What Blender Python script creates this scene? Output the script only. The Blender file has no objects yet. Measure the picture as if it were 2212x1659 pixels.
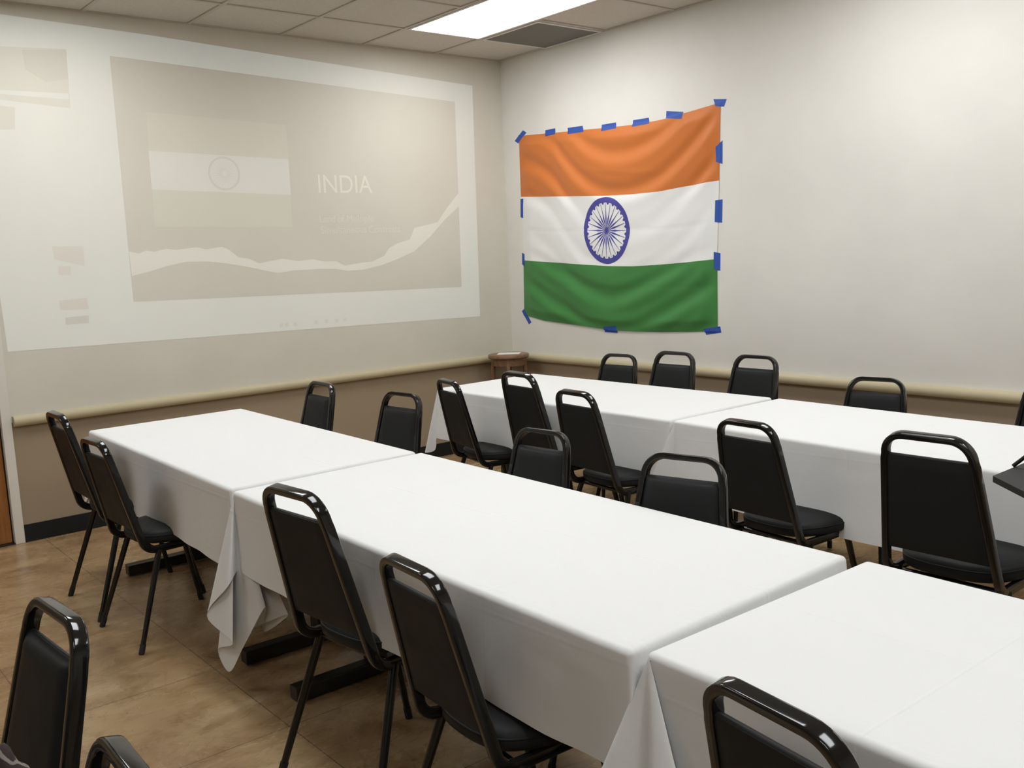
import bpy, bmesh, math, random
from mathutils import Vector, Matrix
random.seed(7)
C = bpy.context.scene.collection
PI = math.pi

# ------------------------------------------------------------------ helpers
def link(name, me, mat=None, parent=None, smooth=None):
    o = bpy.data.objects.new(name, me)
    if mat is not None and len(me.materials) == 0:
        for m in (mat if isinstance(mat, (list, tuple)) else [mat]):
            me.materials.append(m)
    C.objects.link(o)
    if parent is not None:
        o.parent = parent
    if smooth is not None:
        me.polygons.foreach_set('use_smooth', [True] * len(me.polygons))
        me.set_sharp_from_angle(angle=math.radians(smooth))
    return o

def obj(name, bm, mat, parent=None, smooth=None, recalc=True):
    if recalc:
        bmesh.ops.recalc_face_normals(bm, faces=bm.faces)
    me = bpy.data.meshes.new(name)
    bm.to_mesh(me); bm.free()
    return link(name, me, mat, parent, smooth)

def empty(name, loc=(0, 0, 0), rz=0.0):
    o = bpy.data.objects.new(name, None)
    o.empty_display_size = 0.1
    o.location = loc; o.rotation_euler = (0, 0, rz)
    C.objects.link(o)
    return o

def tag(o, label=None, cat=None, group=None, kind=None):
    if label: o['label'] = label
    if cat: o['category'] = cat
    if group: o['group'] = group
    if kind: o['kind'] = kind
    return o

def box(bm, x0, x1, y0, y1, z0, z1, mi=0, bev=0.0):
    v = [bm.verts.new(p) for p in ((x0, y0, z0), (x1, y0, z0), (x1, y1, z0), (x0, y1, z0),
                                   (x0, y0, z1), (x1, y0, z1), (x1, y1, z1), (x0, y1, z1))]
    fs = []
    for q in ((3, 2, 1, 0), (4, 5, 6, 7), (0, 1, 5, 4), (1, 2, 6, 5), (2, 3, 7, 6), (3, 0, 4, 7)):
        f = bm.faces.new([v[i] for i in q]); f.material_index = mi; fs.append(f)
    if bev > 0:
        es = list({e for f in fs for e in f.edges})
        bmesh.ops.bevel(bm, geom=es, offset=bev, segments=2, affect='EDGES', profile=0.6)

def prism(bm, pts, axis_fn, d0, d1):
    """closed outline pts (2-D) extruded between depths d0 and d1"""
    a = [bm.verts.new(axis_fn(p, d0)) for p in pts]
    b = [bm.verts.new(axis_fn(p, d1)) for p in pts]
    n = len(pts)
    f1 = bm.faces.new(a); f2 = bm.faces.new(b)
    for i in range(n):
        bm.faces.new((a[i], a[(i + 1) % n], b[(i + 1) % n], b[i]))
    bmesh.ops.triangulate(bm, faces=[f1, f2])

def tube(bm, p0, p1, r0, r1, n=14):
    p0 = Vector(p0); p1 = Vector(p1); t = (p1 - p0).normalized()
    u = t.cross(Vector((0, 0, 1)) if abs(t.z) < .95 else Vector((1, 0, 0))).normalized(); w = t.cross(u)
    R = []
    for p, r in ((p0, r0), (p1, r1)):
        R.append([bm.verts.new(p + r * (math.cos(a) * u + math.sin(a) * w)) for a in (2 * PI * i / n for i in range(n))])
    for i in range(n):
        bm.faces.new((R[0][i], R[0][(i + 1) % n], R[1][(i + 1) % n], R[1][i]))
    bm.faces.new(list(reversed(R[0]))); bm.faces.new(R[1])

def sweep(bm, path, depth_axes, sec, closed=False):
    """sec: list of (w, d) offsets; w along t x depth, d along depth axis"""
    n = len(path); rings = []
    for i in range(n):
        a = path[max(0, i - 1)] if not closed else path[i - 1]
        b = path[min(n - 1, i + 1)] if not closed else path[(i + 1) % n]
        t = (b - a).normalized()
        dz = depth_axes[i]; dz = (dz - t * dz.dot(t)).normalized()
        w = t.cross(dz)
        rings.append([bm.verts.new(path[i] + w * q[0] + dz * q[1]) for q in sec])
    m = len(sec)
    last = n if closed else n - 1
    for i in range(last):
        A = rings[i]; B = rings[(i + 1) % n]
        for j in range(m):
            bm.faces.new((A[j], A[(j + 1) % m], B[(j + 1) % m], B[j]))
    if not closed:
        bm.faces.new(list(reversed(rings[0]))); bm.faces.new(rings[-1])

def rrect(w, d, r, k=3):
    pts = []
    for cx, cy, a0 in ((w / 2 - r, d / 2 - r, 0), (-w / 2 + r, d / 2 - r, 90), (-w / 2 + r, -d / 2 + r, 180), (w / 2 - r, -d / 2 + r, 270)):
        for i in range(k + 1):
            a = math.radians(a0 + 90 * i / k)
            pts.append((cx + r * math.cos(a), cy + r * math.sin(a)))
    return pts

def catmull(P, k=8):
    P = [Vector(p) for p in P]; out = []
    for i in range(len(P) - 1):
        p0 = P[max(0, i - 1)]; p1 = P[i]; p2 = P[i + 1]; p3 = P[min(len(P) - 1, i + 2)]
        for j in range(k):
            t = j / k
            out.append(0.5 * ((2 * p1) + (p2 - p0) * t + (2 * p0 - 5 * p1 + 4 * p2 - p3) * t * t + (-p0 + 3 * p1 - 3 * p2 + p3) * t ** 3))
    out.append(P[-1].copy())
    return out

# ------------------------------------------------------------------ materials
def mat(name, col, rough=.5, metal=0., spec=None, emit=None, estr=0.):
    m = bpy.data.materials.new(name); m.use_nodes = True
    b = m.node_tree.nodes['Principled BSDF']
    b.inputs['Base Color'].default_value = (*col, 1)
    b.inputs['Roughness'].default_value = rough
    b.inputs['Metallic'].default_value = metal
    if spec is not None: b.inputs['Specular IOR Level'].default_value = spec
    if emit:
        b.inputs['Emission Color'].default_value = (*emit, 1); b.inputs['Emission Strength'].default_value = estr
    return m

class NT:
    def __init__(s, m): s.m = m; s.t = m.node_tree; s.b = s.t.nodes['Principled BSDF']
    def n(s, typ, **kw):
        q = s.t.nodes.new(typ)
        for k, v in kw.items(): setattr(q, k, v)
        return q
    def l(s, a, b): s.t.links.new(a, b)
    def val(s, inp, v):
        if hasattr(v, 'is_linked') or isinstance(v, bpy.types.NodeSocket): s.l(v, inp)
        else: inp.default_value = v
    def math(s, op, a, b=0.0, c=None):
        q = s.n('ShaderNodeMath', operation=op)
        s.val(q.inputs[0], a); s.val(q.inputs[1], b)
        if c is not None: s.val(q.inputs[2], c)
        return q.outputs[0]
    def noise(s, vec, scale, detail=4, rough=.55, dist=0):
        q = s.n('ShaderNodeTexNoise'); s.l(vec, q.inputs['Vector'])
        q.inputs['Scale'].default_value = scale; q.inputs['Detail'].default_value = detail
        q.inputs['Roughness'].default_value = rough; q.inputs['Distortion'].default_value = dist
        return q
    def ramp(s, fac, stops):
        q = s.n('ShaderNodeValToRGB'); s.l(fac, q.inputs[0]); e = q.color_ramp.elements
        while len(e) < len(stops): e.new(.5)
        for i, (p, c) in enumerate(stops): e[i].position = p; e[i].color = (*c, 1)
        return q.outputs[0]
    def mix(s, fac, a, b, blend='MIX'):
        q = s.n('ShaderNodeMix', data_type='RGBA', blend_type=blend)
        s.val(q.inputs[0], fac)
        for i, v in ((6, a), (7, b)):
            if isinstance(v, tuple): q.inputs[i].default_value = (*v, 1)
            else: s.l(v, q.inputs[i])
        return q.outputs[2]
    def bump(s, h, strength=.2, dist=.002):
        q = s.n('ShaderNodeBump'); s.l(h, q.inputs['Height'])
        q.inputs['Strength'].default_value = strength; q.inputs['Distance'].default_value = dist
        s.l(q.outputs[0], s.b.inputs['Normal']); return q

def coords(k):
    tc = k.n('ShaderNodeTexCoord'); return tc.outputs['Object'], tc.outputs['UV']

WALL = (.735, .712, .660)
def paint(name, col, rough=.55, var=.04):
    m = mat(name, col, rough, spec=.3); k = NT(m); ob, uv = coords(k)
    n1 = k.noise(ob, 1.7, 3); n2 = k.noise(ob, 260, 2)
    lo = tuple(c * (1 - var) for c in col); hi = tuple(min(1, c * (1 + var)) for c in col)
    k.l(k.ramp(n1.outputs[0], [(.3, lo), (.7, hi)]), k.b.inputs['Base Color'])
    k.bump(n2.outputs[0], .06, .001)
    return m
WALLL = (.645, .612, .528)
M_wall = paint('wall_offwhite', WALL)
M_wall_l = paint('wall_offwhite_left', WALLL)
M_tan = paint('wall_tan', (.335, .262, .178), .6)
M_rail = paint('rail_cream', (.50, .435, .285), .42)
M_casing = paint('casing_white', (.70, .67, .60), .4, .02)
M_base = mat('baseboard_black', (.010, .011, .012), .5, spec=.35)

def m_floor():
    m = mat('stone_tile', (.3, .2, .1), .26); k = NT(m); ob, _ = coords(k)
    mp = k.n('ShaderNodeMapping'); k.l(ob, mp.inputs[0])
    mp.inputs['Scale'].default_value = (2.0, 1.0, 1)
    mp.inputs['Rotation'].default_value = (0, 0, .30)
    n1 = k.noise(mp.outputs[0], 1.5, 9, .60, .6)
    n2 = k.noise(mp.outputs[0], 4.2, 10, .70, .8)
    n3 = k.noise(ob, 2.3, 6, .6, 1.8)
    c1 = k.ramp(n1.outputs[0], [(.30, (.215, .130, .066)), (.44, (.345, .222, .112)), (.58, (.415, .288, .150)), (.74, (.52, .385, .225))])
    vein = k.ramp(n2.outputs[0], [(.34, (.62, .55, .46)), (.45, (.95, .94, .92)), (.60, (1, 1, 1)), (.74, (1.15, 1.13, 1.08))])
    crack = k.ramp(n3.outputs[0], [(.478, (1, 1, 1)), (.497, (.66, .60, .52)), (.513, (1, 1, 1))])
    col = k.mix(.8, c1, vein, 'MULTIPLY')
    col = k.mix(.55, col, crack, 'MULTIPLY')
    sx = k.n('ShaderNodeSeparateXYZ'); k.l(ob, sx.inputs[0])
    def grout(s, off):
        f = k.math('FRACT', k.math('DIVIDE', k.math('ADD', s, 60.96 - off), .6096))
        return k.math('LESS_THAN', k.math('ABSOLUTE', k.math('SUBTRACT', f, .5)), .4968)
    g = k.math('MULTIPLY', grout(sx.outputs[0], 1.85), grout(sx.outputs[1], -3.555))
    col = k.mix(k.math('SUBTRACT', 1.0, g), col, (.13, .085, .05))
    k.l(col, k.b.inputs['Base Color'])
    k.l(k.ramp(n2.outputs[0], [(.3, (.20, .20, .20)), (.75, (.36, .36, .36))]), k.b.inputs['Roughness'])
    h = k.math('ADD', k.math('MULTIPLY', n2.outputs[0], .5), k.math('MULTIPLY', g, .6))
    k.bump(h, .22, .002)
    return m
M_floor = m_floor()

def m_ctile():
    m = mat('ceiling_tile', (.62, .585, .53), .85, spec=.1); k = NT(m); ob, _ = coords(k)
    n = k.noise(ob, 95, 3, .7); n2 = k.noise(ob, 1.1, 2)
    k.l(k.mix(.5, k.ramp(n.outputs[0], [(.35, (.50, .465, .415)), (.55, (.62, .585, .53))]),
              k.ramp(n2.outputs[0], [(.3, (.585, .55, .49)), (.7, (.64, .61, .555))])), k.b.inputs['Base Color'])
    k.bump(n.outputs[0], .25, .002); return m
M_ctile = m_ctile()
M_tbar = mat('ceiling_bar', (.50, .46, .40), .5)
M_frame = mat('fixture_white', (.72, .71, .68), .4)
M_vent = mat('vent_grey', (.155, .145, .13), .6, .3)
M_diff = mat('light_diffuser', (.9, .9, .88), .5, emit=(.965, .985, 1.0), estr=12.5)

def m_vinyl():
    m = mat('black_vinyl', (.0205, .021, .0212), .5, spec=.08); k = NT(m); ob, _ = coords(k)
    n = k.noise(ob, 420, 3); k.bump(n.outputs[0], .16, .0006)
    n2 = k.noise(ob, 9, 3)
    k.l(k.ramp(n2.outputs[0], [(.3, (.42, .42, .42)), (.7, (.52, .52, .52))]), k.b.inputs['Roughness']); return m
M_vinyl = m_vinyl()
M_metal = mat('black_gloss_metal', (.009, .0088, .0085), .10)
M_rubber = mat('black_rubber', (.012, .012, .012), .7)
M_iron = mat('black_iron', (.014, .013, .012), .35)
M_lam = mat('tabletop_laminate', (.30, .22, .15), .5)

def m_cloth():
    m = mat('white_tablecloth', (.76, .765, .76), .82, spec=.15); k = NT(m); ob, uv = coords(k)
    n = k.noise(ob, 5.5, 4, .55, .4); w = k.noise(ob, 700, 2)
    s = k.n('ShaderNodeSeparateXYZ'); k.l(uv, s.inputs[0])
    def line(x, c, wd):
        d = k.math('ABSOLUTE', k.math('SUBTRACT', x, c))
        return k.math('MAXIMUM', 0.0, k.math('SUBTRACT', 1.0, k.math('DIVIDE', d, wd)))
    cr = k.math('ADD', k.math('ADD', line(s.outputs[0], .5, .006), line(s.outputs[0], .75, .004)),
                k.math('ADD', k.math('ADD', line(s.outputs[1], .5, .008), k.math('MULTIPLY', line(s.outputs[1], -.10, .010), .35)), line(s.outputs[0], .25, .003)))
    h = k.math('ADD', k.math('ADD', k.math('MULTIPLY', n.outputs[0], .9), k.math('MULTIPLY', cr, .20)), k.math('MULTIPLY', w.outputs[0], .02))
    k.bump(h, .38, .012)
    return m
M_cloth = m_cloth()

def m_flagc(name, col):
    m = mat(name, col, .55, spec=.3); k = NT(m); ob, _ = coords(k)
    b = k.b
    b.inputs['Sheen Weight'].default_value = .15
    n = k.noise(ob, 14, 4, .6, .6); w = k.noise(ob, 900, 2)
    k.bump(k.math('ADD', n.outputs[0], k.math('MULTIPLY', w.outputs[0], .03)), .09, .008); return m
M_saff = m_flagc('saffron_fabric', (.59, .170, .032))
M_white = m_flagc('white_fabric', (.80, .80, .78))
M_green = m_flagc('green_fabric', (.048, .215, .048))
M_navy = m_flagc('navy_print', (.062, .058, .30))
M_tape = mat('blue_tape', (.022, .080, .38), .6)

def m_wood(name, a, b, sc=(3, 3, 30), rough=.35):
    m = mat(name, a, rough); k = NT(m); ob, _ = coords(k)
    mp = k.n('ShaderNodeMapping'); k.l(ob, mp.inputs[0]); mp.inputs['Scale'].default_value = sc
    n = k.noise(mp.outputs[0], 2.2, 6, .6, 1.2)
    k.l(k.ramp(n.outputs[0], [(.3, a), (.7, b)]), k.b.inputs['Base Color']); return m
M_door = m_wood('door_wood', (.23, .085, .022), (.36, .15, .045), (14, 14, .8), .3)
M_stool = m_wood('stool_wood', (.15, .075, .036), (.25, .135, .072), (9, 9, 9))
M_paper = mat('paper', (.80, .79, .74), .7)

# ------------------------------------------------------------------ room shell
H = 2.969; RX = 9.0; RY = -8.6; ZS = .69
def wallx(name, y0, y1, z0, z1, x0, x1):
    bm = bmesh.new()
    box(bm, x0, x1, y0, y1, z0, ZS, 1); box(bm, x0, x1, y0, y1, ZS, z1, 0)
    return tag(obj(name, bm, [M_wall, M_tan]), kind='structure')
bm = bmesh.new(); box(bm, -.2, RX + .1, RY - .1, .1, -.1, 0)
tag(obj('floor', bm, M_floor), kind='structure')
YE = -3.656
bm = bmesh.new()
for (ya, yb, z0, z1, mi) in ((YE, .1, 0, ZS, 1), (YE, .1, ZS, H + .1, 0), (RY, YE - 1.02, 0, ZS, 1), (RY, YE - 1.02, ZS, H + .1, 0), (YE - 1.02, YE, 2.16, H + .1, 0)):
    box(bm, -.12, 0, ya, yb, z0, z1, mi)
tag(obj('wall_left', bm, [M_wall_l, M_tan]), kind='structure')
wallx('wall_right', 0, .1, 0, H + .1, 0, RX)
wallx('wall_far', RY, 0, 0, H + .1, RX, RX + .1)
wallx('wall_front', RY - .1, RY, 0, H + .1, 0, RX)
# ceiling tiles above a T-bar grid
GX = .5305; GY = -.6142; T = .6096
bm = bmesh.new(); box(bm, -.12, RX + .1, RY - .1, .1, H + .004, H + .06)
tag(obj('ceiling', bm, M_ctile), kind='structure')
bm = bmesh.new()
x = GX
while x < RX: box(bm, x - .012, x + .012, RY, 0, H - .003, H + .006); x += T
y = GY
while y > RY: box(bm, 0, RX, y - .012, y + .012, H - .0034, H + .0055); y -= T
box(bm, 0, .022, RY, 0, H - .004, H + .006); box(bm, 0, RX, -.022, 0, H - .0044, H + .0057)
tag(obj('trim_3', bm, M_tbar), kind='structure')
# bumper rails along the walls (rounded profile)
def rail_profile():
    pts = [(0, .668)]
    for i in range(13):
        a = -PI / 2 + PI * i / 12
        pts.append((.022 + .024 * math.cos(a), .697 + .029 * math.sin(a)))
    pts.append((0, .726))
    return pts
bm = bmesh.new(); prism(bm, rail_profile(), lambda p, d: (p[0], d, p[1]), YE + .008, -.001)
tag(obj('trim_1', bm, M_rail, smooth=50), kind='structure')
bm = bmesh.new(); prism(bm, rail_profile(), lambda p, d: (d, -p[0], p[1]), .0465, RX - .001)
tag(obj('trim_2', bm, M_rail, smooth=50), kind='structure')
bm = bmesh.new(); box(bm, 0, .008, YE + .004, 0, 0, .102, 0, .002)
tag(obj('baseboard_left', bm, M_base), kind='structure')
bm = bmesh.new(); box(bm, .0085, RX, -.008, 0, 0, .102, 0, .002)
tag(obj('baseboard_right', bm, M_base), kind='structure')
# door with a white casing at the end of the left wall
d = tag(empty('door_1', (0, YE - .5, 0)), 'brown wooden door in white casing at left end of the projection wall', 'door', kind='structure')
def local(o): return Matrix.Translation(o.location).inverted()
bm = bmesh.new()
for (ya, yb, za, zb) in ((YE - .05, YE, 0, 2.16), (YE - 1.02, YE - .97, 0, 2.16), (YE - .97, YE - .05, 2.11, 2.16)):
    box(bm, -.10, .010, ya, yb, za, zb, 0, .003)
bm.transform(local(d)); obj('door_casing', bm, M_casing, d)
bm = bmesh.new(); box(bm, -.07, -.028, YE - .962, YE - .058, .008, 2.10, 0, .003)
bm.transform(local(d)); obj('door_leaf', bm, M_door, d)
bm = bmesh.new(); tube(bm, (-.028, YE - .90, 1.0), (.03, YE - .90, 1.0), .012, .012); tube(bm, (.02, YE - .90, 1.0), (.02, YE - .80, 1.0), .011, .009)
bm.transform(local(d)); obj('door_handle', bm, M_frame, d, 40)
bm = bmesh.new(); box(bm, -.09, .004, YE - .97, YE - .05, 0, .007)
bm.transform(local(d)); obj('door_sill', bm, M_iron, d)

# ------------------------------------------------------------------ ceiling fixtures
def troffer(i, j, label):
    x0 = GX + i * T; y1 = GY - j * T
    o = tag(empty('ceiling_light', (x0 + T, y1 - T / 2, H)), label, 'ceiling light', 'recessed fluorescent ceiling panels')
    bm = bmesh.new()
    a, b, c_, e = -T + .014, T - .014, -T / 2 + .014, T / 2 - .014
    w = .018
    for q in ((a, b, c_, c_ + w), (a, b, e - w, e), (a, a + w, c_ + w, e - w), (b - w, b, c_ + w, e - w)):
        box(bm, q[0], q[1], q[2], q[3], -.0075, .003)
    obj('frame', bm, M_frame, o)
    bm = bmesh.new(); box(bm, a + w, b - w, c_ + w, e - w, -.005, .0025)
    obj('diffuser', bm, M_diff, o)
    return o
troffer(0, 0, 'glowing white ceiling light panel next to the grey vent')
troffer(0, 4, 'glowing ceiling light panel above the projection wall and leftmost table')
troffer(4, 0, 'glowing ceiling light panel near the flag wall, right of the flag')
troffer(4, 4, 'glowing ceiling light panel above the middle of the near table row')
troffer(8, 0, 'glowing ceiling light panel at the far right end of the flag wall')
troffer(8, 4, 'glowing ceiling light panel at the right end of the near table row')
troffer(0, 8, 'added unseen ceiling light panel beyond the door, left of the photographer')  # out-of-view panel added to brighten the cloth fronts and floor
troffer(8, 8, 'added unseen ceiling light panel behind the photographer on the right')  # second added panel, out of view, lifts the same cloth fronts

o = tag(empty('ceiling_vent', (GX + T / 2, GY + T / 2, H)), 'square dark grey perforated ceiling vent in the corner beside the light', 'vent')
bm = bmesh.new(); a = T / 2 - .014; w = .016
for q in ((-a, a, -a, -a + w), (-a, a, a - w, a), (-a, -a + w, -a + w, a - w), (a - w, a, -a + w, a - w)):
    box(bm, q[0], q[1], q[2], q[3], -.0095, .003)
obj('frame', bm, M_frame, o)
def m_grille():
    m = mat('vent_grille', (.13, .122, .108), .6); k = NT(m); ob, _ = coords(k)
    v = k.n('ShaderNodeTexVoronoi'); k.l(ob, v.inputs[0]); v.inputs['Scale'].default_value = 140; v.inputs['Randomness'].default_value = 0
    k.l(k.ramp(v.outputs['Distance'], [(.30, (.045, .042, .037)), (.42, (.185, .175, .155))]), k.b.inputs['Base Color']); return m
bm = bmesh.new(); box(bm, -a + w, a - w, -a + w, a - w, -.006, .002)
obj('grille', bm, m_grille(), o)

# ------------------------------------------------------------------ chair
ZT, WT, WB, TL = .877, .1356, .177, .237
def bX(z): return WB + (WT - WB) * (z - .46) / .405
def bY(z): return -(z - .46) * TL
NB = Vector((0, 1, TL)).normalized()           # forward normal of the back plane

def frame_path():
    """from the front of the left seat rail, round the J bend, up and over the top to the middle"""
    P = []; D = []
    up = Vector((0, 0, 1))
    yc = .015
    for y in (.34, .27, .20, .14, .10):
        P.append(Vector((-.1655 - .004 * (.34 - y), y, .405))); D.append(up)
    # J bend: circle in y-z tangent to the rail and to the back line
    R = .055
    cz = .405 + R
    ang = math.atan(TL)                        # back leans by this much
    # the back line: y = yc - (z-.46)*TL ; circle centre lies R in front of it
    cy = yc - (cz - .46) * TL + R / math.cos(ang)
    for i in range(0, 9):
        t = i / 8; a = -PI / 2 - (PI / 2 - ang) * t
        # angle of the outward radius: from straight down to pointing backwards
        rad = Vector((0, math.cos(a), math.sin(a)))
        p = Vector((0, cy, cz)) + rad * R
        p.x = -(bX(max(p.z, .44)) - .010) + .0
        if t < .5: p.x = P[4].x * (1 - t * 2) + p.x * t * 2
        P.append(p); D.append((-rad).normalized())
    for z in (.50, .58, .66, .74, .79):
        P.append(Vector((-(bX(z) - .010), yc - (z - .46) * TL, z))); D.append(NB.copy())
    # top corner
    r = .062; zt = ZT - .010
    xs = bX(zt) - .010
    cx = -(xs - r + .004); c0 = zt - r
    for i in range(0, 9):
        a = PI - (PI / 2) * i / 8
        z = c0 + r * math.sin(a); x = cx + r * math.cos(a)
        P.append(Vector((x, yc - (z - .46) * TL, z))); D.append(NB.copy())
    P.append(Vector((0, yc - (zt - .46) * TL, zt))); D.append(NB.copy())
    return P, D

def make_chair():
    root = empty('banquet_chair')
    P, D = frame_path()
    P2 = P + [Vector((-p.x, p.y, p.z)) for p in reversed(P[:-1])]
    D2 = D + [q.copy() for q in reversed(D[:-1])]
    bm = bmesh.new(); sweep(bm, P2, D2, rrect(.0195, .030, .0045, 3))
    obj('back_frame', bm, M_metal, root, 40)
    # back pad
    bm = bmesh.new(); nu, nv = 12, 16
    z0, z1 = .494, .801
    F = []; B = []
    for j in range(nv + 1):
        v = j / nv; z = z0 + (z1 - z0) * v
        rf, rb = [], []
        for i in range(nu + 1):
            u = -1 + 2 * i / nu
            x = u * (bX(z) - .0188)
            e = min(1, (1 - abs(u)) / .055) ; g = min(1, min(v, 1 - v) / .035)
            k = math.sqrt(max(0, 1 - (1 - e) ** 2)) * math.sqrt(max(0, 1 - (1 - g) ** 2))
            base = Vector((x, bY(z), z))
            rf.append(bm.verts.new(base + NB * (.020 + .012 * k + .003 * (1 - u * u) * k)))
            rb.append(bm.verts.new(base + NB * (.006 - .0035 * k)))
        F.append(rf); B.append(rb)
    for j in range(nv):
        for i in range(nu):
            bm.faces.new((F[j][i], F[j][i + 1], F[j + 1][i + 1], F[j + 1][i]))
            bm.faces.new((B[j][i + 1], B[j][i], B[j + 1][i], B[j + 1][i + 1]))
    for i in range(nu):
        bm.faces.new((F[0][i + 1], F[0][i], B[0][i], B[0][i + 1])); bm.faces.new((F[nv][i], F[nv][i + 1], B[nv][i + 1], B[nv][i]))
    for j in range(nv):
        bm.faces.new((F[j][0], F[j + 1][0], B[j + 1][0], B[j][0])); bm.faces.new((F[j + 1][nu], F[j][nu], B[j][nu], B[j + 1][nu]))
    bk = obj('backrest', bm, M_vinyl, root, 60)
    bm = bmesh.new()
    for zz, dd in ((z1 - .004, .012),):
        xx = bX(zz) - .019
        tube(bm, Vector((-xx, bY(zz), zz)) + NB * dd, Vector((xx, bY(zz), zz)) + NB * dd, .0065, .0065, 10)
    obj('piping', bm, M_vinyl, bk, 60)
    # seat: D-shaped, domed
    half = [(0, .030), (.05, .032), (.095, .042), (.128, .060), (.152, .088), (.172, .13), (.190, .19), (.198, .26), (.198, .34), (.190, .395), (.170, .425), (.13, .438), (.07, .443), (0, .445)]
    q = catmull([(a, b, 0) for a, b in half], 4)
    outl = [(p.x, p.y) for p in q] + [(-p.x, p.y) for p in reversed(q[1:-1])]
    cy = .24
    def ring(bm, s, z):
        return [bm.verts.new((x * s, cy + (y - cy) * s, z)) for x, y in outl]
    bm = bmesh.new(); rs = []
    for s, z in ((.86, .4205), (.95, .4205), (.99, .427), (1.0, .437), (1.0, .447), (.985, .456), (.955, .464), (.90, .470), (.78, .4755), (.55, .479), (.25, .480)):
        rs.append(ring(bm, s, z))
    n = len(outl)
    for a_, b_ in zip(rs[:-1], rs[1:]):
        for i in range(n): bm.faces.new((a_[i], a_[(i + 1) % n], b_[(i + 1) % n], b_[i]))
    bm.faces.new(list(reversed(rs[0]))); bm.faces.new(rs[-1])
    st = obj('seat', bm, M_vinyl, root, 60)
    bm = bmesh.new()
    path = [Vector((x * .992, cy + (y - cy) * .992, .4535)) for x, y in outl]
    sweep(bm, path, [Vector((0, 0, 1))] * n, rrect(.005, .005, .002, 2), closed=True)
    obj('piping', bm, M_vinyl, st, 60)
    # legs
    for s in (-1, 1):
        for top, bot in (((s * .166, .085, .402), (s * .2209, -.050, 0)), ((s * .166, .315, .402), (s * .206, .405, 0))):
            a_ = Vector(top); b_ = Vector(bot); k = b_ + (a_ - b_) * (.030 / a_.z)
            bm = bmesh.new(); tube(bm, a_, k, .0130, .0105); lg = obj('leg', bm, M_metal, root, 40)
            bm = bmesh.new(); tube(bm, k + (a_ - b_) * .02, b_ + Vector((0, 0, .0005)), .0122, .0118); obj('foot_cap', bm, M_rubber, lg, 40)
    bm = bmesh.new(); tube(bm, (-.170, .315, .395), (.170, .315, .395), .009, .009); obj('stretcher', bm, M_metal, root, 40)
    bm = bmesh.new(); tube(bm, (-.170, .085, .395), (.170, .085, .395), .009, .009); obj('stretcher', bm, M_metal, root, 40)
    return root

def copy_tree(o, parent=None):
    kids = list(o.children)
    c = o.copy(); C.objects.link(c); c.parent = parent
    for k in kids: copy_tree(k, c)
    return c

CH = [  # x, y, heading, scale, label
 (1.387, -3.671, .002, 1.031, 'black banquet chair nearest the door, at the left end of the near table row', 0),
 (1.893, -3.675, .054, .967, "black banquet chair second from the door, both rear legs clear on the brown floor", 0),
 (3.554, -3.640, .093, 1.045, 'black banquet chair seen from behind, right beside the hanging tail of the white tablecloth', 0),
 (4.145, -3.661, -.068, .969, "black banquet chair seen from behind, rounded seat showing, at the middle near table's right end", 0),
 (5.106, -3.690, -.158, 1.0, 'black banquet chair with only its top showing, at the nearest table, bottom right', 0),
 (1.352, -2.514, 3.125, 1.0, "black banquet chair facing us behind the leftmost table, nearer the projection wall", 1),
 (2.074, -2.472, 3.240, 1.0, "black banquet chair facing us behind the leftmost table, next to the cloth seam", 1),
 (3.217, -2.597, 3.228, .97, "black banquet chair facing us behind the middle near table, handle overlapping the back row chairs", 1),
 (3.999, -2.705, 3.383, 1.0, "black banquet chair turned slightly, facing us, rightmost behind the middle near table", 1),
 (1.730, -1.804, -.196, .970, "black banquet chair leftmost on the back row's near side, turned to the right", 2),
 (2.217, -1.717, -.092, 1.045, "black banquet chair second from left on back row's near side, leftmost cloth behind it", 2),
 (2.720, -1.810, -.080, .998, "black banquet chair third from left on the back row's near side, left of cloth seam", 2),
 (3.730, -1.906, -.052, .980, "black banquet chair right of the back row's cloth seam, light slit above its seat", 2),
 (4.466, -2.013, .015, 1.045, "large black banquet chair rightmost on the back row's near side, beside the black tray", 2),
 (1.700, -.603, 3.266, .97, "black banquet chair under the flag, leftmost behind the back table row", 3),
 (2.235, -.710, 3.175, 1.03, "black banquet chair below the flag's right part, second from left behind the back row", 3),
 (2.700, -.580, 3.150, 1.02, "black banquet chair just right of the flag, third from left behind the back row", 3),
 (3.535, -.780, 3.300, .975, "black banquet chair standing alone at right behind the back table row", 3),
 (4.290, -.720, 3.125, 1.0, "black banquet chair cut by the photo's right edge, behind the back table row", 3),
 (3.965, -4.487, 3.213, 1.012, 'black banquet chair in the bottom left corner with patterned fabric against its back', 4),
 (4.610, -4.566, 3.114, 1.0, "black banquet chair at the bottom edge, only its handle showing, right of the corner chair", 4),
]
GRP = ['chairs on the near side of the near table row', 'chairs on the far side of the near table row', 'chairs on the near side of the back table row', 'chairs along the flag wall', 'chairs in the left foreground']
proto = make_chair()
for i, (x, y, t, s, lb, g) in enumerate(CH):
    c = proto if i == 0 else copy_tree(proto)
    c.location = (x, y, 0); c.rotation_euler = (0, 0, t); c.scale = (s, s, s)
    tag(c, lb, 'chair', GRP[g])

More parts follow.
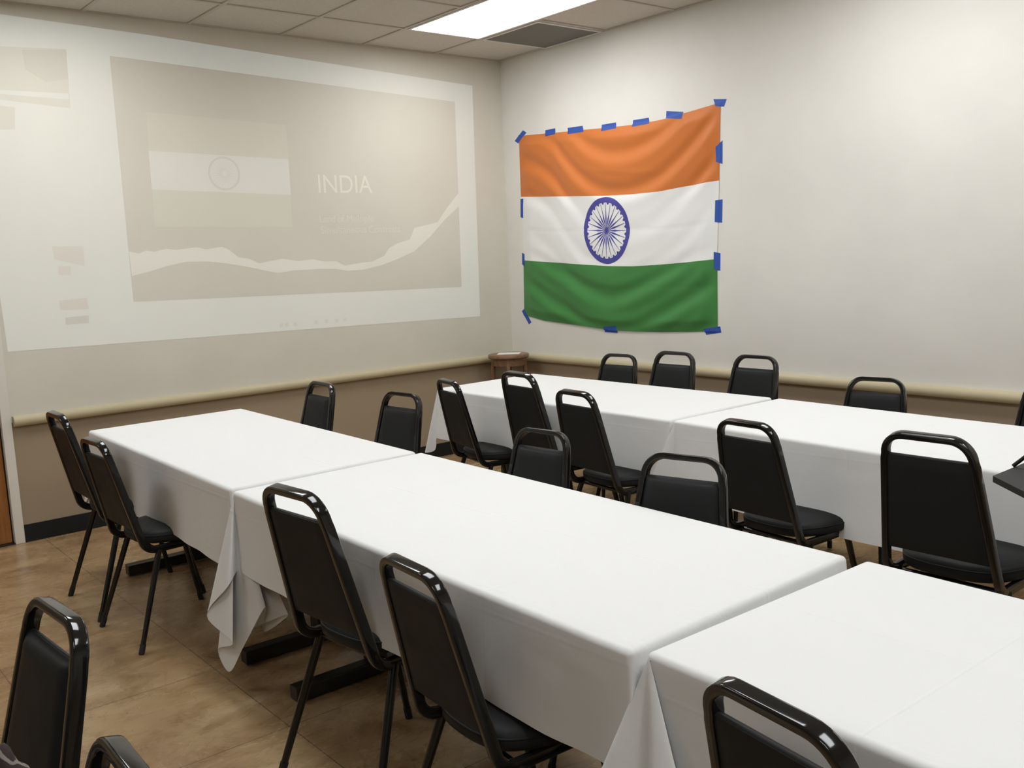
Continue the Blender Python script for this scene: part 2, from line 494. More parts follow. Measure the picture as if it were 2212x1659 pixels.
# ------------------------------------------------------------------ tables and cloths
ZC = .73                                        # top of the cloth
def V2(p): return Vector((p[0], p[1], 0))
def cloth(q, drops, flare, custom, label, seed, wave=.009):
    """q: near-left, near-right, far-right, far-left; drops: near, right, far, left"""
    rnd = random.Random(seed)
    P = [V2(p) for p in q]
    cen = sum(P, Vector()) / 4
    r = .014
    nS = (64, 28, 64, 28)
    base, nrm, hem = [], [], []
    idx_corner = []
    normals = []
    for k in range(4):
        a, b = P[k], P[(k + 1) % 4]; e = (b - a).normalized(); normals.append(Vector((e.y, -e.x, 0)))
    ins = []
    for k in range(4):                          # inset corners so the rounding ends on the given outline
        n1 = normals[k - 1]; n2 = normals[k]
        bis = (n1 + n2); ins.append(P[k] - bis * (r / (1 + n1.dot(n2))))
    sides = []
    for k in range(4):
        a, b = ins[k], ins[(k + 1) % 4]; n = normals[k]; N = nS[k]
        ph = [rnd.uniform(0, 6.28) for _ in range(4)]
        L = (b - a).length
        side = []
        for i in range(N + 1):
            t = i / N; p = a.lerp(b, t); s = t * L
            w = (math.sin(s * 9 + ph[0]) * .5 + math.sin(s * 17 + ph[1]) * .35 + math.sin(s * 31 + ph[2]) * .15)
            f = flare[k] + wave * w * (1 if flare[k] > .004 else .05)
            dz = .012 * math.sin(s * 2.6 + ph[3])
            hp = p + n * (r + f); hp.z = ZC - drops[k] - dz
            side.append((p, n, hp))
        sides.append(side)
    ring = []
    top_idx = [[], [], [], []]
    for k in range(4):
        # corner k comes before side k
        prev_h = sides[k - 1][-1][2]; next_h = sides[k][0][2]
        c0 = ins[k]; n1 = normals[k - 1]; n2 = normals[k]
        if custom.get(k): ctl = [prev_h] + [Vector(p) for p in custom[k]] + [next_h]
        else:
            D = min(ZC - .04, math.hypot(drops[k - 1], drops[k]) * .92); b = (n1 + n2).normalized()
            F = c0 + b * .085; F.z = ZC - D
            t1 = c0 + n1 * .045 + n2 * .020; t1.z = ZC - (drops[k - 1] * .6 + D * .4)
            t2 = c0 + n2 * .045 + n1 * .020; t2.z = ZC - (drops[k] * .6 + D * .4)
            ctl = [prev_h, t1, F, t2, next_h]
        H_ = catmull(ctl, 7)
        for i, h in enumerate(H_[1:-1]):
            t = (i + 1) / (len(H_) - 1); n = (n1 * (1 - t) + n2 * t).normalized()
            ring.append((c0, n, h, bool(custom.get(k))))
        for i, (p, n, h) in enumerate(sides[k]):
            top_idx[k].append(len(ring)); ring.append((p, n, h, False))
    bm = bmesh.new(); uvl = bm.loops.layers.uv.new('UVMap')
    rows = []
    ROUND = 5; DR = 14
    tops = {}
    def vtop(p):
        key = (round(p.x, 5), round(p.y, 5))
        if key not in tops: tops[key] = bm.verts.new((p.x, p.y, ZC))
        return tops[key]
    cols = []
    for (p, n, h, lin_) in ring:
        col = [vtop(p)]
        for j in range(1, ROUND + 1):
            a = PI / 2 * j / ROUND
            col.append(bm.verts.new(Vector((p.x, p.y, ZC - r * (1 - math.cos(a)))) + n * r * math.sin(a)))
        s0 = Vector((p.x, p.y, ZC - r)) + n * r
        for j in range(1, DR + 1):
            t = j / DR
            pt = s0.lerp(h, t)
            # the cloth drops plumb first and flares lower down
            ez = t if lin_ else t ** 1.25
            pt.x = s0.x + (h.x - s0.x) * ez; pt.y = s0.y + (h.y - s0.y) * ez
            col.append(bm.verts.new(pt))
        cols.append(col)
    n = len(cols)
    for i in range(n):
        A = cols[i]; B = cols[(i + 1) % n]
        for j in range(len(A) - 1):
            vs = [A[j], A[j + 1], B[j + 1], B[j]]
            u = []
            for v in vs:
                if v not in u: u.append(v)
            if len(u) >= 3:
                try: bm.faces.new(u)
                except ValueError: pass
    # top surface
    NX, NY = nS[0], nS[1]
    A, B, Cc, D_ = ins
    G = []
    for j in range(NY + 1):
        row = []
        for i in range(NX + 1):
            s, t = i / NX, j / NY
            p = A.lerp(B, s).lerp(D_.lerp(Cc, s), t)
            key = (round(p.x, 5), round(p.y, 5))
            if key in tops: row.append(tops[key])
            elif i in (0, NX) or j in (0, NY):
                best = min(tops.values(), key=lambda v: (v.co.x - p.x) ** 2 + (v.co.y - p.y) ** 2); row.append(best)
            else:
                row.append(bm.verts.new((p.x, p.y, ZC + .0008 * math.sin(p.x * 7 + seed) * math.sin(p.y * 9 + seed))))
        G.append(row)
    for j in range(NY):
        for i in range(NX):
            try: bm.faces.new((G[j][i], G[j][i + 1], G[j + 1][i + 1], G[j + 1][i]))
            except ValueError: pass
    bmesh.ops.recalc_face_normals(bm, faces=bm.faces)
    if sum((f.normal.z * f.calc_area() for f in bm.faces if f.calc_center_median().z > ZC - .003)) < 0:
        bmesh.ops.reverse_faces(bm, faces=bm.faces)
    ex = (P[1] - P[0]); Lx = ex.length; ex = ex / Lx; ey = (P[3] - P[0]); Ly = ey.length; ey = ey / Ly
    for f in bm.faces:
        for lp in f.loops:
            dlt = lp.vert.co - P[0]
            lp[uvl].uv = (dlt.dot(ex) / Lx, dlt.dot(ey) / Ly - (max(0, ZC - lp.vert.co.z) / Ly if dlt.dot(ey) < .02 else 0))
    o = obj('tablecloth', bm, M_cloth, None, 70, recalc=False)
    return tag(o, label, 'tablecloth', 'white tablecloths')

def table(q, label, inset=(.17, .17)):
    P = [V2(p) for p in q]
    cen = sum(P, Vector()) / 4
    ang = math.atan2((P[1] - P[0]).y + (P[2] - P[3]).y, (P[1] - P[0]).x + (P[2] - P[3]).x)
    root = tag(empty('folding_table', cen, ang), label, 'table', 'tables under the white cloths')
    inv = Matrix.Rotation(-ang, 4, 'Z') @ Matrix.Translation(-cen)
    L = [inv @ p for p in P]
    g = .018
    bm = bmesh.new()
    sgn = ((1, 1), (-1, 1), (-1, -1), (1, -1))
    pts = [(p.x + s[0] * g, p.y + s[1] * g) for p, s in zip(L, sgn)]
    prism(bm, pts, lambda p, d_: (p[0], p[1], d_), ZC - .030, ZC - .0025)
    obj('tabletop', bm, M_lam, root)
    x0 = (L[0].x + L[3].x) / 2 + inset[0]; x1 = (L[1].x + L[2].x) / 2 - inset[1]
    y0 = (L[0].y + L[1].y) / 2; y1 = (L[2].y + L[3].y) / 2
    for x in (x0, x1):
        bm = bmesh.new(); box(bm, x - .035, x + .035, (y0 + y1) / 2 - .03, (y0 + y1) / 2 + .03, .05, ZC - .0305, 0, .004)
        lg = obj('leg', bm, M_iron, root)
        bm = bmesh.new(); box(bm, x - .028, x + .028, y0 + .07, y1 - .07, .006, .058, 0, .005)
        obj('foot_bar', bm, M_iron, lg)
    bm = bmesh.new(); box(bm, x0 + .03, x1 - .03, (y0 + y1) / 2 - .02, (y0 + y1) / 2 + .02, ZC - .075, ZC - .0305)
    obj('cross_bar', bm, M_iron, root)
    return root

A1 = ((.913, -3.503), (2.680, -3.528), (2.676, -2.735), (.906, -2.695))
A2 = ((2.716, -3.536), (4.616, -3.549), (4.606, -2.757), (2.700, -2.727))
A3 = ((4.634, -3.527), (6.45, -3.565), (6.47, -2.792), (4.652, -2.754))
B1 = ((1.225, -1.614), (3.026, -1.604), (3.020, -.810), (1.211, -.835))
B2 = ((3.046, -1.602), (4.83, -1.697), (4.86, -.892), (3.058, -.812))
table(A1, "table under the white cloth at the near row's left end, black foot bars on floor")
table(A2, "table under the near row's middle cloth, black foot bar beside the hanging cloth tail", (.22, .17))
table(A3, 'table under the nearest white cloth at the bottom right corner of the photo')
table(B1, 'table under the white cloth of the back row below the flag, nearest the corner stool')
table(B2, 'table under the right white cloth of the back row, black legs showing beneath its front')
cloth(A1, (.305, .30, .30, .30), (.010, .002, .02, .03), {1: [(2.686, -3.545, .45)]}, "white tablecloth on the near row's leftmost table, two chairs pulled up at its front", 1)
cloth(A2, (.27, .30, .30, .50), (.010, .002, .02, .002),
      {1: [(4.628, -3.562, .45)], 0: [(2.88, -3.44, .30), (2.74, -3.47, .205), (2.88, -3.52, .35), (2.79, -3.57, .199), (2.692, -3.592, .078), (2.642, -3.607, .150), (2.796, -3.612, .225), (2.638, -3.634, .283), (2.767, -3.600, .415)]},
      "white tablecloth on the middle near table, long pointed corner tail hanging near the floor", 2)
cloth(A3, (.30, .30, .30, .30), (.014, .02, .02, .002),
      {0: [(4.61, -3.60, .30), (4.53, -3.675, .30), (4.64, -3.64, .27), (4.68, -3.585, .33), (4.75, -3.625, .36), (4.80, -3.585, .42)]},
      'white tablecloth on the nearest table at bottom right, folded drape at its left corner', 3)
cloth(B1, (.285, .30, .30, .30), (.02, .002, .02, .03),
      {1: [(3.034, -1.618, .44)], 0: [(1.16, -1.60, .38), (1.165, -1.680, .345), (1.22, -1.645, .36)]}, 'white tablecloth on the back row table under the flag, flaring at its left corner', 4)
cloth(B2, (.335, .30, .30, .30), (.02, .02, .02, .002),
      {0: [(3.0, -1.615, .40), (2.935, -1.675, .40), (2.99, -1.655, .36), (3.04, -1.63, .38)]}, "white tablecloth on the back row's right table, pressed crease across its middle", 5)

# ------------------------------------------------------------------ flag on the wall
def curve(z, x0, x1):
    return [(x0 + (x1 - x0) * i / 8, zz) for i, zz in enumerate(z)]
CUR = [curve((2.387, 2.373, 2.358, 2.345, 2.330, 2.319, 2.319, 2.338, 2.358), .190, 2.092),
       curve((1.932, 1.916, 1.901, 1.886, 1.871, 1.864, 1.863, 1.880, 1.894), .185, 2.074),
       curve((1.449, 1.433, 1.418, 1.402, 1.388, 1.382, 1.388, 1.399, 1.414), .184, 2.050),
       curve((1.024, .986, .971, .956, .939, .937, .942, .950, .962), .165, 2.046)]
def lin(c, u):
    f = max(0, min(1, u)) * 8; i = min(7, int(f)); t = f - i
    return (c[i][0] * (1 - t) + c[i + 1][0] * t, c[i][1] * (1 - t) + c[i + 1][1] * t)
def flag_p(u, v, off=0.0):
    f = v * 3; i = min(2, int(f)); t = f - i
    a = lin(CUR[i], u); b = lin(CUR[i + 1], u)
    x = a[0] * (1 - t) + b[0] * t; z = a[1] * (1 - t) + b[1] * t
    # swags hang between the taped corners, radiating folds at both sides
    c = (u - .52)
    env = min(1, u / .06) * min(1, (1 - u) / .05) * min(1, v / .05) * min(1, (1 - v) / .05)
    ph = v + .95 * c * c + .12 * c
    # swags: U-shaped folds in the upper band, V-shaped ones in the lower band
    def fold(q): return math.sin(2 * PI * q) + .30 * math.sin(4 * PI * q + .7)
    c5 = u - .55
    pa = v + (1.45 if c5 > 0 else 2.4) * c5 * c5 * (1 if u > .22 else 1 - .5 * (.22 - u) / .22)
    pb = v + .62 * math.sqrt((u - .5) ** 2 + .008)
    wa = max(.22, min(1, 1 - (v - .30) / .14)); wb = max(0, min(1, (v - .60) / .14))
    h = .0125 * fold(pa * 5.2 + .15) * wa + .0115 * fold(pb * 5.0 + .40) * wb
    h += .0050 * math.sin(2 * PI * (u * 6.2 - v * 3.4)) * max(0, 1 - abs(u - .20) / .22) * max(0, 1 - abs(v - .2) / .25)
    h += -.0022 * math.exp(-((v - .5 - .01 * math.sin(9 * u)) / .008) ** 2) - .0020 * math.exp(-((v - .785 - .006 * math.sin(7 * u)) / .008) ** 2) * (1 if u > .15 else 0)
    h += .0035 * math.exp(-((v - .215 - .05 * c * c + .02 * math.sin(6 * u)) / .012) ** 2) * max(0, 1 - ((u - .58) / .25) ** 2)
    y = -(.003 + max(0, h + .017) * env) - off - .010 * math.sin(PI * u) * max(0, (v - .9) / .1) * .6
    return Vector((x, y, z))
NU, NV = 132, 99
bm = bmesh.new()
G = [[bm.verts.new(flag_p(i / NU, j / NV)) for i in range(NU + 1)] for j in range(NV + 1)]
for j in range(NV):
    for i in range(NU):
        f = bm.faces.new((G[j][i], G[j + 1][i], G[j + 1][i + 1], G[j][i + 1])); f.material_index = 0 if j < NV // 3 else (1 if j < 2 * NV // 3 else 2)
bmesh.ops.recalc_face_normals(bm, faces=bm.faces)
flag = tag(obj('national_flag', bm, [M_saff, M_white, M_green], None, 80, recalc=False),
           'large saffron, white and green flag with blue spoked wheel taped on the wall', 'flag')
# wheel printed in the middle band
UC, VC = .491, .4985; FW, FH = 1.885, 1.40
RO, RI = .222, .187
def wheel_p(r, a, off=.0012): return flag_p(UC + r * math.cos(a) / FW * 1.0, VC - r * math.sin(a) / FH, off)
bm = bmesh.new()
NA = 384
rings = []
for kk in range(4):
    row = []
    for i in range(NA):
        a = 2 * PI * i / NA
        inner = RI
        sc = (a * 24 / (2 * PI) - .5) % 1.0
        dd = min(sc, 1 - sc)
        if dd < .20: inner = RI - .014 * math.sqrt(max(0, 1 - (dd / .20) ** 2))
        r = RO + (inner - RO) * kk / 3
        row.append(bm.verts.new(wheel_p(r, a)))
    rings.append(row)
for kk in range(3):
    for i in range(NA):
        bm.faces.new((rings[kk][i], rings[kk][(i + 1) % NA], rings[kk + 1][(i + 1) % NA], rings[kk + 1][i]))
for s in range(24):
    a = 2 * PI * s / 24
    prof = [(.004, .0015), (.030, .0022), (.060, .0050), (.082, .0060), (.105, .0036), (.135, .0022), (.182, .0014)]
    L_, R_ = [], []
    for r, w in prof:
        da = w / r
        L_.append(bm.verts.new(wheel_p(r, a - da))); R_.append(bm.verts.new(wheel_p(r, a + da)))
    for i in range(len(prof) - 1):
        bm.faces.new((L_[i], L_[i + 1], R_[i + 1], R_[i]))
cv = bm.verts.new(wheel_p(.0001, 0)); hub = [bm.verts.new(wheel_p(.016, 2 * PI * i / 24, .0014)) for i in range(24)]
for i in range(24): bm.faces.new((cv, hub[i], hub[(i + 1) % 24]))
obj('spoked_wheel', bm, M_navy, flag, 80)

TAPES = [
 ('top left corner, slanting', [(.136, 2.357), (.178, 2.333), (.278, 2.403), (.238, 2.424)]),
 ('top edge, shortest one nearest the left corner', [(.491, 2.393), (.599, 2.394), (.600, 2.352), (.492, 2.349)]),
 ('top edge, second after the left corner piece', [(.730, 2.379), (.884, 2.375), (.897, 2.332), (.739, 2.335)]),
 ('top edge, at its middle', [(1.074, 2.357), (1.210, 2.356), (1.214, 2.316), (1.076, 2.313)]),
 ('top edge, second before the right corner', [(1.368, 2.349), (1.508, 2.347), (1.514, 2.308), (1.363, 2.307)]),
 ('top edge, last before the right corner', [(1.660, 2.368), (1.800, 2.344), (1.789, 2.301), (1.656, 2.324)]),
 ('top right corner, highest of all', [(2.037, 2.386), (2.138, 2.372), (2.117, 2.330), (2.056, 2.342)]),
 ('right edge beside the saffron band', [(2.055, 2.097), (2.103, 2.133), (2.100, 1.991), (2.053, 2.010)]),
 ('right edge beside the white band', [(2.046, 1.776), (2.097, 1.778), (2.091, 1.636), (2.040, 1.643)]),
 ('right edge where white meets green', [(2.029, 1.459), (2.075, 1.449), (2.072, 1.339), (2.028, 1.354)]),
 ('bottom right corner, longest of the lower ones', [(1.935, .973), (2.065, .992), (2.073, .953), (1.953, .934)]),
 ('bottom edge, at its middle', [(1.038, .957), (1.167, .970), (1.169, .918), (1.044, .920)]),
 ('bottom left corner, slanting', [(.135, 1.053), (.167, 1.072), (.245, .968), (.215, .951)]),
 ('left edge beside the white band', [(.177, 1.915), (.216, 1.916), (.206, 1.770), (.168, 1.779)]),
 ('left edge where white meets green', [(.168, 1.506), (.204, 1.497), (.200, 1.399), (.163, 1.417)]),
]
def flag_depth(x, z):
    u = .5; v = .5
    for _ in range(6):
        f = max(0, min(1, v)) * 3; i_ = min(2, int(f)); t = f - i_
        xl = CUR[i_][0][0] * (1 - t) + CUR[i_ + 1][0][0] * t; xr = CUR[i_][8][0] * (1 - t) + CUR[i_ + 1][8][0] * t
        u = (x - xl) / (xr - xl); uc = max(0, min(1, u))
        zz = [lin(c_, uc)[1] for c_ in CUR]
        if z >= zz[0]: v = -(z - zz[0])
        elif z <= zz[3]: v = 1 + (zz[3] - z)
        else:
            for k in range(3):
                if zz[k] >= z >= zz[k + 1]: v = (k + (zz[k] - z) / (zz[k] - zz[k + 1])) / 3
    inside = -.004 < u < 1.004 and -.006 < v < 1.006
    if not inside: return -.0006
    return flag_p(max(0, min(1, u)), max(0, min(1, v))).y - .0012
for nm, q in TAPES:
    cx = sum(p[0] for p in q) / 4; cz = sum(p[1] for p in q) / 4
    bm = bmesh.new(); n_ = 10; F_, B_ = [], []
    for j_ in range(n_ + 1):
        rf, rb = [], []
        for i_ in range(n_ + 1):
            s_, t_ = i_ / n_, j_ / n_
            ax = q[0][0] * (1 - s_) + q[1][0] * s_; az = q[0][1] * (1 - s_) + q[1][1] * s_
            bx = q[3][0] * (1 - s_) + q[2][0] * s_; bz = q[3][1] * (1 - s_) + q[2][1] * s_
            x = ax * (1 - t_) + bx * t_; z = az * (1 - t_) + bz * t_
            y = flag_depth(x, z)
            rf.append(bm.verts.new((x - cx, y - .0004, z - cz))); rb.append(bm.verts.new((x - cx, y + .0004, z - cz)))
        F_.append(rf); B_.append(rb)
    for j_ in range(n_):
        for i_ in range(n_):
            bm.faces.new((F_[j_][i_], F_[j_ + 1][i_], F_[j_ + 1][i_ + 1], F_[j_][i_ + 1])); bm.faces.new((B_[j_][i_], B_[j_][i_ + 1], B_[j_ + 1][i_ + 1], B_[j_ + 1][i_]))
    for i_ in range(n_):
        for (a_, b_) in ((0, 0), (n_, n_)):
            bm.faces.new((F_[a_][i_], F_[a_][i_ + 1], B_[a_][i_ + 1], B_[a_][i_])); bm.faces.new((F_[i_][a_], F_[i_ + 1][a_], B_[i_ + 1][a_], B_[i_][a_]))
    o = obj('tape_strip', bm, M_tape, None, 60); o.location = (cx, 0, cz)
    tag(o, 'blue masking tape holding the flag at its ' + nm, 'tape', 'blue tape strips around the flag')

# ------------------------------------------------------------------ projected slide on the left wall: projector light put into self-glowing panels
def glow_film(name, add, tint=(1, .99, .96)):
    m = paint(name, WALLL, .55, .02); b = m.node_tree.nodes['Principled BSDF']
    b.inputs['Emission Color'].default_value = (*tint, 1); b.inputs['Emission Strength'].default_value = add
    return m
F_bg = glow_film('lit_white', .135, (.80, .95, 1.0)); F_slide = glow_film('lit_beige', .012, (1, .86, .78)); F_strip = glow_film('lit_strip', .125, (.95, 1, .95))
F_saff = glow_film('lit_saffron', .042, (1, .90, .60)); F_fwhite = glow_film('lit_flag_white', .115, (.86, .94, 1.0)); F_grn = glow_film('lit_green', .048, (.74, 1, .52))
F_grey = glow_film('lit_grey', .045, (.8, .9, 1)); F_text = glow_film('lit_text', .13, (1, .99, .92)); F_sub = glow_film('lit_subtext', .075, (1, .98, .9))
F_side = glow_film('lit_side', .050, (1, .95, .8)); F_side2 = glow_film('lit_side2', .075, (1, .92, .88))
pi_ = tag(empty('projected_image', (0, -1.95, 1.9)), 'pale projected slide as self-glowing panels on the left wall, reading INDIA beside a faint flag', 'projected image')
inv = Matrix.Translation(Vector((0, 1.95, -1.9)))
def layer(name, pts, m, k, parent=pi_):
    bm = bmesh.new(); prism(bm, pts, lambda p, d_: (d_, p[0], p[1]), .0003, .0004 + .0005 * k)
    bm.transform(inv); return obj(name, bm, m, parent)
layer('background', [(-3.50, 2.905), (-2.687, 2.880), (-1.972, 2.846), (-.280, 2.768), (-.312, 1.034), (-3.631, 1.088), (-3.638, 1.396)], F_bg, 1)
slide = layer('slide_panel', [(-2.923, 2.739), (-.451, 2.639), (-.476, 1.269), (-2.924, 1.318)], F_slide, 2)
top = [(-2.923, 1.618), (-2.865, 1.602), (-2.822, 1.62), (-2.775, 1.61), (-2.696, 1.626), (-2.64, 1.617), (-2.508, 1.63), (-2.45, 1.614), (-2.343, 1.628), (-2.299, 1.606), (-2.241, 1.557), (-2.171, 1.546), (-2.102, 1.513), (-2.004, 1.529), (-1.937, 1.537), (-1.821, 1.517), (-1.717, 1.526), (-1.631, 1.507), (-1.541, 1.506), (-1.472, 1.472), (-1.341, 1.487), (-1.247, 1.492), (-1.148, 1.529), (-1.105, 1.581), (-1.024, 1.615), (-.923, 1.637), (-.877, 1.72), (-.794, 1.735), (-.668, 1.758), (-.577, 1.86), (-.462, 1.971)]
bot = [(-2.918, 1.472), (-2.806, 1.495), (-2.706, 1.521), (-2.589, 1.542), (-2.442, 1.539), (-2.322, 1.522), (-2.199, 1.497), (-2.074, 1.467), (-1.978, 1.445), (-1.859, 1.457), (-1.67, 1.458), (-1.546, 1.453), (-1.456, 1.436), (-1.326, 1.438), (-1.172, 1.464), (-1.032, 1.503), (-.888, 1.553), (-.737, 1.658), (-.603, 1.775), (-.462, 1.876)]
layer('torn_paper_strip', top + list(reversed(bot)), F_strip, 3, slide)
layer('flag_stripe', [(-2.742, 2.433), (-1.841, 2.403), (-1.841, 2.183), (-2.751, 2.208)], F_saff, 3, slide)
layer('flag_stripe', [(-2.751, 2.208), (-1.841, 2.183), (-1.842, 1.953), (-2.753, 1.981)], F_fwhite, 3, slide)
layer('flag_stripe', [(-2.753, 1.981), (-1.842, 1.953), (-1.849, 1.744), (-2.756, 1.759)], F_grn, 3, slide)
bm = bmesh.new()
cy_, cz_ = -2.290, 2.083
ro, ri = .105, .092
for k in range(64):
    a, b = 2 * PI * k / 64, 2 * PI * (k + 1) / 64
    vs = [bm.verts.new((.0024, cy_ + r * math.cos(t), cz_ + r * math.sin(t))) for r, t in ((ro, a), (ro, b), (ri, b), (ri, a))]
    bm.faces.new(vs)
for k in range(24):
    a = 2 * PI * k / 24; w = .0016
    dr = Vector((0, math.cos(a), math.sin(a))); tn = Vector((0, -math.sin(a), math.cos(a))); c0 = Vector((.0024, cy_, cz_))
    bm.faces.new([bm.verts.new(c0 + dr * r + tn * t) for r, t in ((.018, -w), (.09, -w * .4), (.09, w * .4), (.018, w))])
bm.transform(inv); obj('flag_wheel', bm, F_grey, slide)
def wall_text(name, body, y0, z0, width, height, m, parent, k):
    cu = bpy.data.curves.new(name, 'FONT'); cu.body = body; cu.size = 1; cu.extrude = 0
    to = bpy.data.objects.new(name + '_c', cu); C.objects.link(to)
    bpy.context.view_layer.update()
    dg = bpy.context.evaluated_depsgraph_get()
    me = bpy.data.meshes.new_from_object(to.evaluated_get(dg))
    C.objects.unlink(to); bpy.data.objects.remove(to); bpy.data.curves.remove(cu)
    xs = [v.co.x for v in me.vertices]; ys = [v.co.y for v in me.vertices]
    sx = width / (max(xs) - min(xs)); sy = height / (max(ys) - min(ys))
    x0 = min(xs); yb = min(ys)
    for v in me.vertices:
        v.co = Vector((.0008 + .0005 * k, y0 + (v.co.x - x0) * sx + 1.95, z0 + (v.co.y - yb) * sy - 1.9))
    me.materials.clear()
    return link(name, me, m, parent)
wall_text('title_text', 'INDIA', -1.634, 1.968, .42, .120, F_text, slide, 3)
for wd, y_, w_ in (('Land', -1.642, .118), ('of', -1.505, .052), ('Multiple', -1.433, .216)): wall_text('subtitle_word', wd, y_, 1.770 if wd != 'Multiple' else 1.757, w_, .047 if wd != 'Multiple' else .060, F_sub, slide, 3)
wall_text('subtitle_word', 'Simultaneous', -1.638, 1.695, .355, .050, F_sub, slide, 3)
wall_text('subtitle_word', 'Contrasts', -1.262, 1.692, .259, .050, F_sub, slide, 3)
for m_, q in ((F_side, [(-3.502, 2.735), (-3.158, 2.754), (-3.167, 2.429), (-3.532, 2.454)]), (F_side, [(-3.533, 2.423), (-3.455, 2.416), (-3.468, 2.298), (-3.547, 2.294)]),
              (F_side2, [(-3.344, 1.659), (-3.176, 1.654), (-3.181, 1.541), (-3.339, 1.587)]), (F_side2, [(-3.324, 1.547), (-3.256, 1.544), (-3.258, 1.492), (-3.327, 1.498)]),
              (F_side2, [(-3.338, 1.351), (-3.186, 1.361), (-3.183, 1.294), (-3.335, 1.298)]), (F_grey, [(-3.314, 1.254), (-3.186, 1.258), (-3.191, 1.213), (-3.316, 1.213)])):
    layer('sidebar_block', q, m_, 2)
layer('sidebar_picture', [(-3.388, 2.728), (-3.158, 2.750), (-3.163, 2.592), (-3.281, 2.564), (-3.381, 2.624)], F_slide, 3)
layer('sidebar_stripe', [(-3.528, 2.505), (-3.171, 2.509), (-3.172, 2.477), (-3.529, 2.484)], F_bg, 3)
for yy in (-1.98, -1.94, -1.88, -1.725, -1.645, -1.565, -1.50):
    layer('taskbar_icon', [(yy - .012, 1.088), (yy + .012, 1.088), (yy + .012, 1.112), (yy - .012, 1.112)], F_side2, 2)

# ------------------------------------------------------------------ corner stool with a sheet of paper
sx_, sy_ = .245, -.245
st = tag(empty('wooden_stool', (sx_, sy_, 0)), 'round wooden stool in the room corner beside the bumper rail', 'stool')
ST = .748
bm = bmesh.new()
prof = [(0, ST), (.145, ST), (.154, ST - .003), (.157, ST - .010), (.157, ST - .022), (.150, ST - .030), (.0, ST - .030)]
N = 48; rings = []
for r, z in prof[1:-1]:
    rings.append([bm.verts.new((r * math.cos(2 * PI * i / N), r * math.sin(2 * PI * i / N), z)) for i in range(N)])
for a_, b_ in zip(rings[:-1], rings[1:]):
    for i in range(N): bm.faces.new((a_[i], a_[(i + 1) % N], b_[(i + 1) % N], b_[i]))
bm.faces.new(rings[0]); bm.faces.new(list(reversed(rings[-1])))
obj('seat', bm, M_stool, st, 40)
bm = bmesh.new()
for r0, r1, z0, z1 in ((.132, .132, ST - .085, ST - .030),):
    o_ = [[bm.verts.new((r * math.cos(2 * PI * i / N), r * math.sin(2 * PI * i / N), z)) for i in range(N)] for r, z in ((r0, z0), (r0, z1), (r0 - .016, z1), (r0 - .016, z0))]
    for k in range(4):
        A, B = o_[k], o_[(k + 1) % 4]
        for i in range(N): bm.faces.new((A[i], A[(i + 1) % N], B[(i + 1) % N], B[i]))
obj('apron', bm, M_stool, st, 40)
for k in range(4):
    a = PI / 4 + PI / 2 * k + .05
    c_, s_ = math.cos(a), math.sin(a)
    bm = bmesh.new(); tube(bm, (.118 * c_, .118 * s_, ST - .03), (.150 * c_, .150 * s_, 0), .017, .014)
    obj('leg', bm, M_stool, st, 40)
for zz, rr in ((.22, .140), (.45, .130)):
    bm = bmesh.new()
    P4 = [Vector((rr * math.cos(PI / 4 + PI / 2 * k + .05), rr * math.sin(PI / 4 + PI / 2 * k + .05), zz)) for k in range(4)]
    for k in range(4): tube(bm, P4[k], P4[(k + 1) % 4], .008, .008, 8)
    obj('stretcher', bm, M_stool, st, 40)
bm = bmesh.new(); box(bm, -.085, .085, -.065, .065, 0, .0012)
o = obj('paper_sheet', bm, M_paper); o.location = (sx_ - .005, sy_ + .01, ST + .0003); o.rotation_euler = (0, 0, .75)
tag(o, 'white sheet of paper lying on the wooden corner stool', 'paper')

# ------------------------------------------------------------------ stand with a black tray at the right edge
zt_ = .85
ps = tag(empty('tray_stand', (4.95, -2.2, 0)), 'black flat tray with a thin upright rod at right edge, by the back row', 'stand')
invp = Matrix.Translation(Vector((-4.95, 2.2, 0)))
bm = bmesh.new()
prism(bm, [(4.718, -2.225), (4.845, -2.339), (5.05, -2.50), (5.22, -2.36), (5.22, -1.99), (4.716, -1.99)], lambda p, d_: (p[0], p[1], d_), zt_ - .017, zt_)
bm.transform(invp); obj('tray', bm, M_rubber, ps)
bm = bmesh.new(); tube(bm, (4.714, -2.088, zt_ + .003), (5.02, -2.088, zt_ + .30), .0055, .0055, 10); tube(bm, (5.02, -2.088, zt_ + .30), (5.20, -2.088, zt_ - .004), .0055, .0055, 10)
bm.transform(invp); obj('support_rod', bm, M_metal, ps, 40)
bm = bmesh.new(); tube(bm, (5.0, -2.2, .30), (5.0, -2.2, zt_ - .017), .017, .014)
bm.transform(invp); obj('pole', bm, M_metal, ps, 40)
for k in range(3):
    a = 2 * PI * k / 3 + .5
    bm = bmesh.new(); tube(bm, (5.0, -2.2, .42), (5.0 + .26 * math.cos(a), -2.2 + .26 * math.sin(a), .008), .010, .009)
    bm.transform(invp); obj('leg', bm, M_metal, ps, 40)

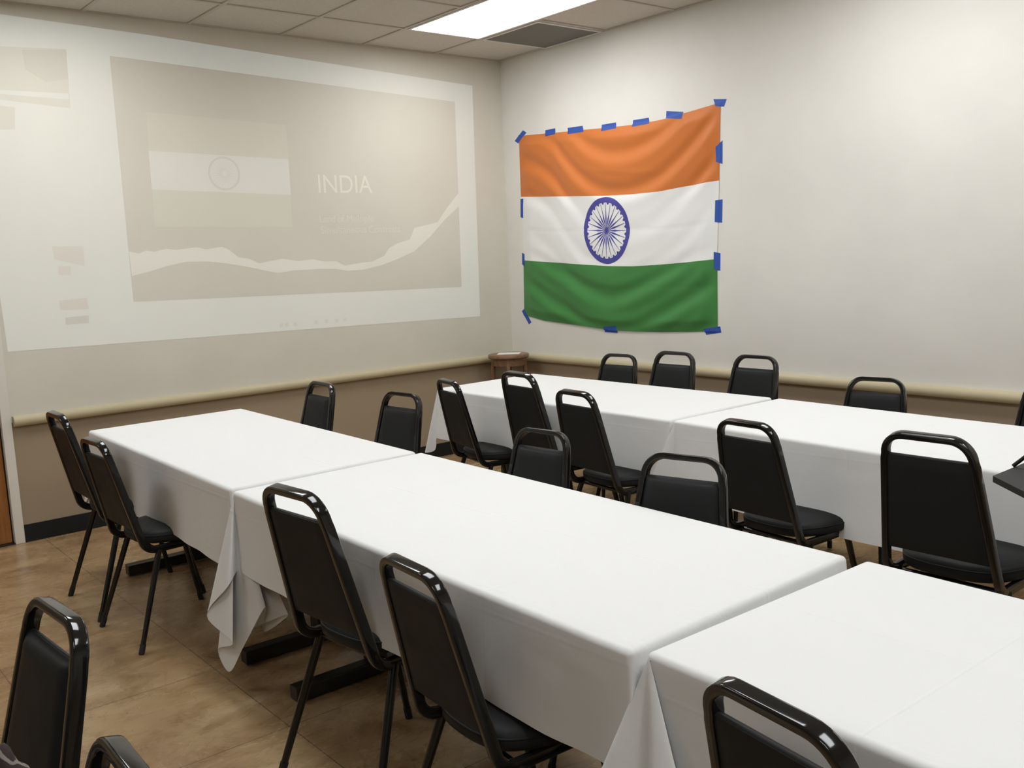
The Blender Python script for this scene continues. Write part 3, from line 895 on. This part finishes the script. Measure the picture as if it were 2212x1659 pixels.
# ------------------------------------------------------------------ patterned fabric against the foreground chair
def m_fabric():
    m = mat('brown_patterned_fabric', (.05, .035, .03), .9); k = NT(m); ob, _ = coords(k)
    n = k.noise(ob, 7, 2)
    ad = k.n('ShaderNodeVectorMath', operation='MULTIPLY_ADD'); k.l(n.outputs['Color'], ad.inputs[0]); ad.inputs[1].default_value = (.10, .10, .10); k.l(ob, ad.inputs[2])
    w = k.n('ShaderNodeTexWave'); w.wave_type = 'RINGS'; k.l(ad.outputs[0], w.inputs[0]); w.inputs['Scale'].default_value = 20; w.inputs['Distortion'].default_value = 3.5
    k.l(k.ramp(w.outputs[0], [(.78, (.030, .018, .016)), (.90, (.24, .21, .18))]), k.b.inputs['Base Color'])
    n2 = k.noise(ob, 60, 4); k.bump(n2.outputs[0], .5, .004); return m
bm = bmesh.new()
bmesh.ops.create_icosphere(bm, subdivisions=5, radius=1)
for v in bm.verts:
    p = v.co.copy()
    f = 1 + .10 * math.sin(5 * p.x + 1.3) * math.sin(4 * p.y + 7 * p.z) + .06 * math.sin(11 * p.x + 6 * p.z) + .04 * math.sin(17 * p.y + 9 * p.x)
    v.co = Vector((p.x * .18 * f, p.y * .080 * f, max(-.88, p.z) * .160 * (f if p.z > -.5 else 1)))
o = obj('fabric_bundle', bm, M_fab if 'M_fab' in globals() else m_fabric(), None, 80)
o.location = (4.215, -4.600, .612); o.rotation_euler = (0, 0, .07)
tag(o, 'dark brown fabric bundle with pale looping pattern on the bottom left chair', 'fabric')

# ------------------------------------------------------------------ world, camera, view
w = bpy.data.worlds.new('World'); bpy.context.scene.world = w; w.use_nodes = True
w.node_tree.nodes['Background'].inputs[0].default_value = (.5, .5, .5, 1); w.node_tree.nodes['Background'].inputs[1].default_value = 0.0

yaw, pitch, roll, f = 2.4537, -.13658, -.04451, 2052.69
fw = Vector((math.cos(yaw) * math.cos(pitch), math.sin(yaw) * math.cos(pitch), math.sin(pitch)))
r0 = Vector((math.sin(yaw), -math.cos(yaw), 0)); u0 = r0.cross(fw)
r_ = r0 * math.cos(roll) + u0 * math.sin(roll); u_ = -r0 * math.sin(roll) + u0 * math.cos(roll)
cam = bpy.data.cameras.new('camera'); co = bpy.data.objects.new('camera', cam); C.objects.link(co)
M = Matrix.Identity(4)
for i in range(3): M[i][0] = r_[i]; M[i][1] = u_[i]; M[i][2] = -fw[i]
M.translation = Vector((5.83989, -4.82144, 1.50605)); co.matrix_world = M
cam.sensor_fit = 'HORIZONTAL'; cam.sensor_width = 36; cam.lens = f / 2212 * 36; cam.clip_start = .02
sc = bpy.context.scene
sc.camera = co
sc.view_settings.view_transform = 'Standard'; sc.view_settings.look = 'None'
sc.view_settings.gamma = 1; sc.view_settings.use_curve_mapping = False
sc.view_settings.exposure = 0.0
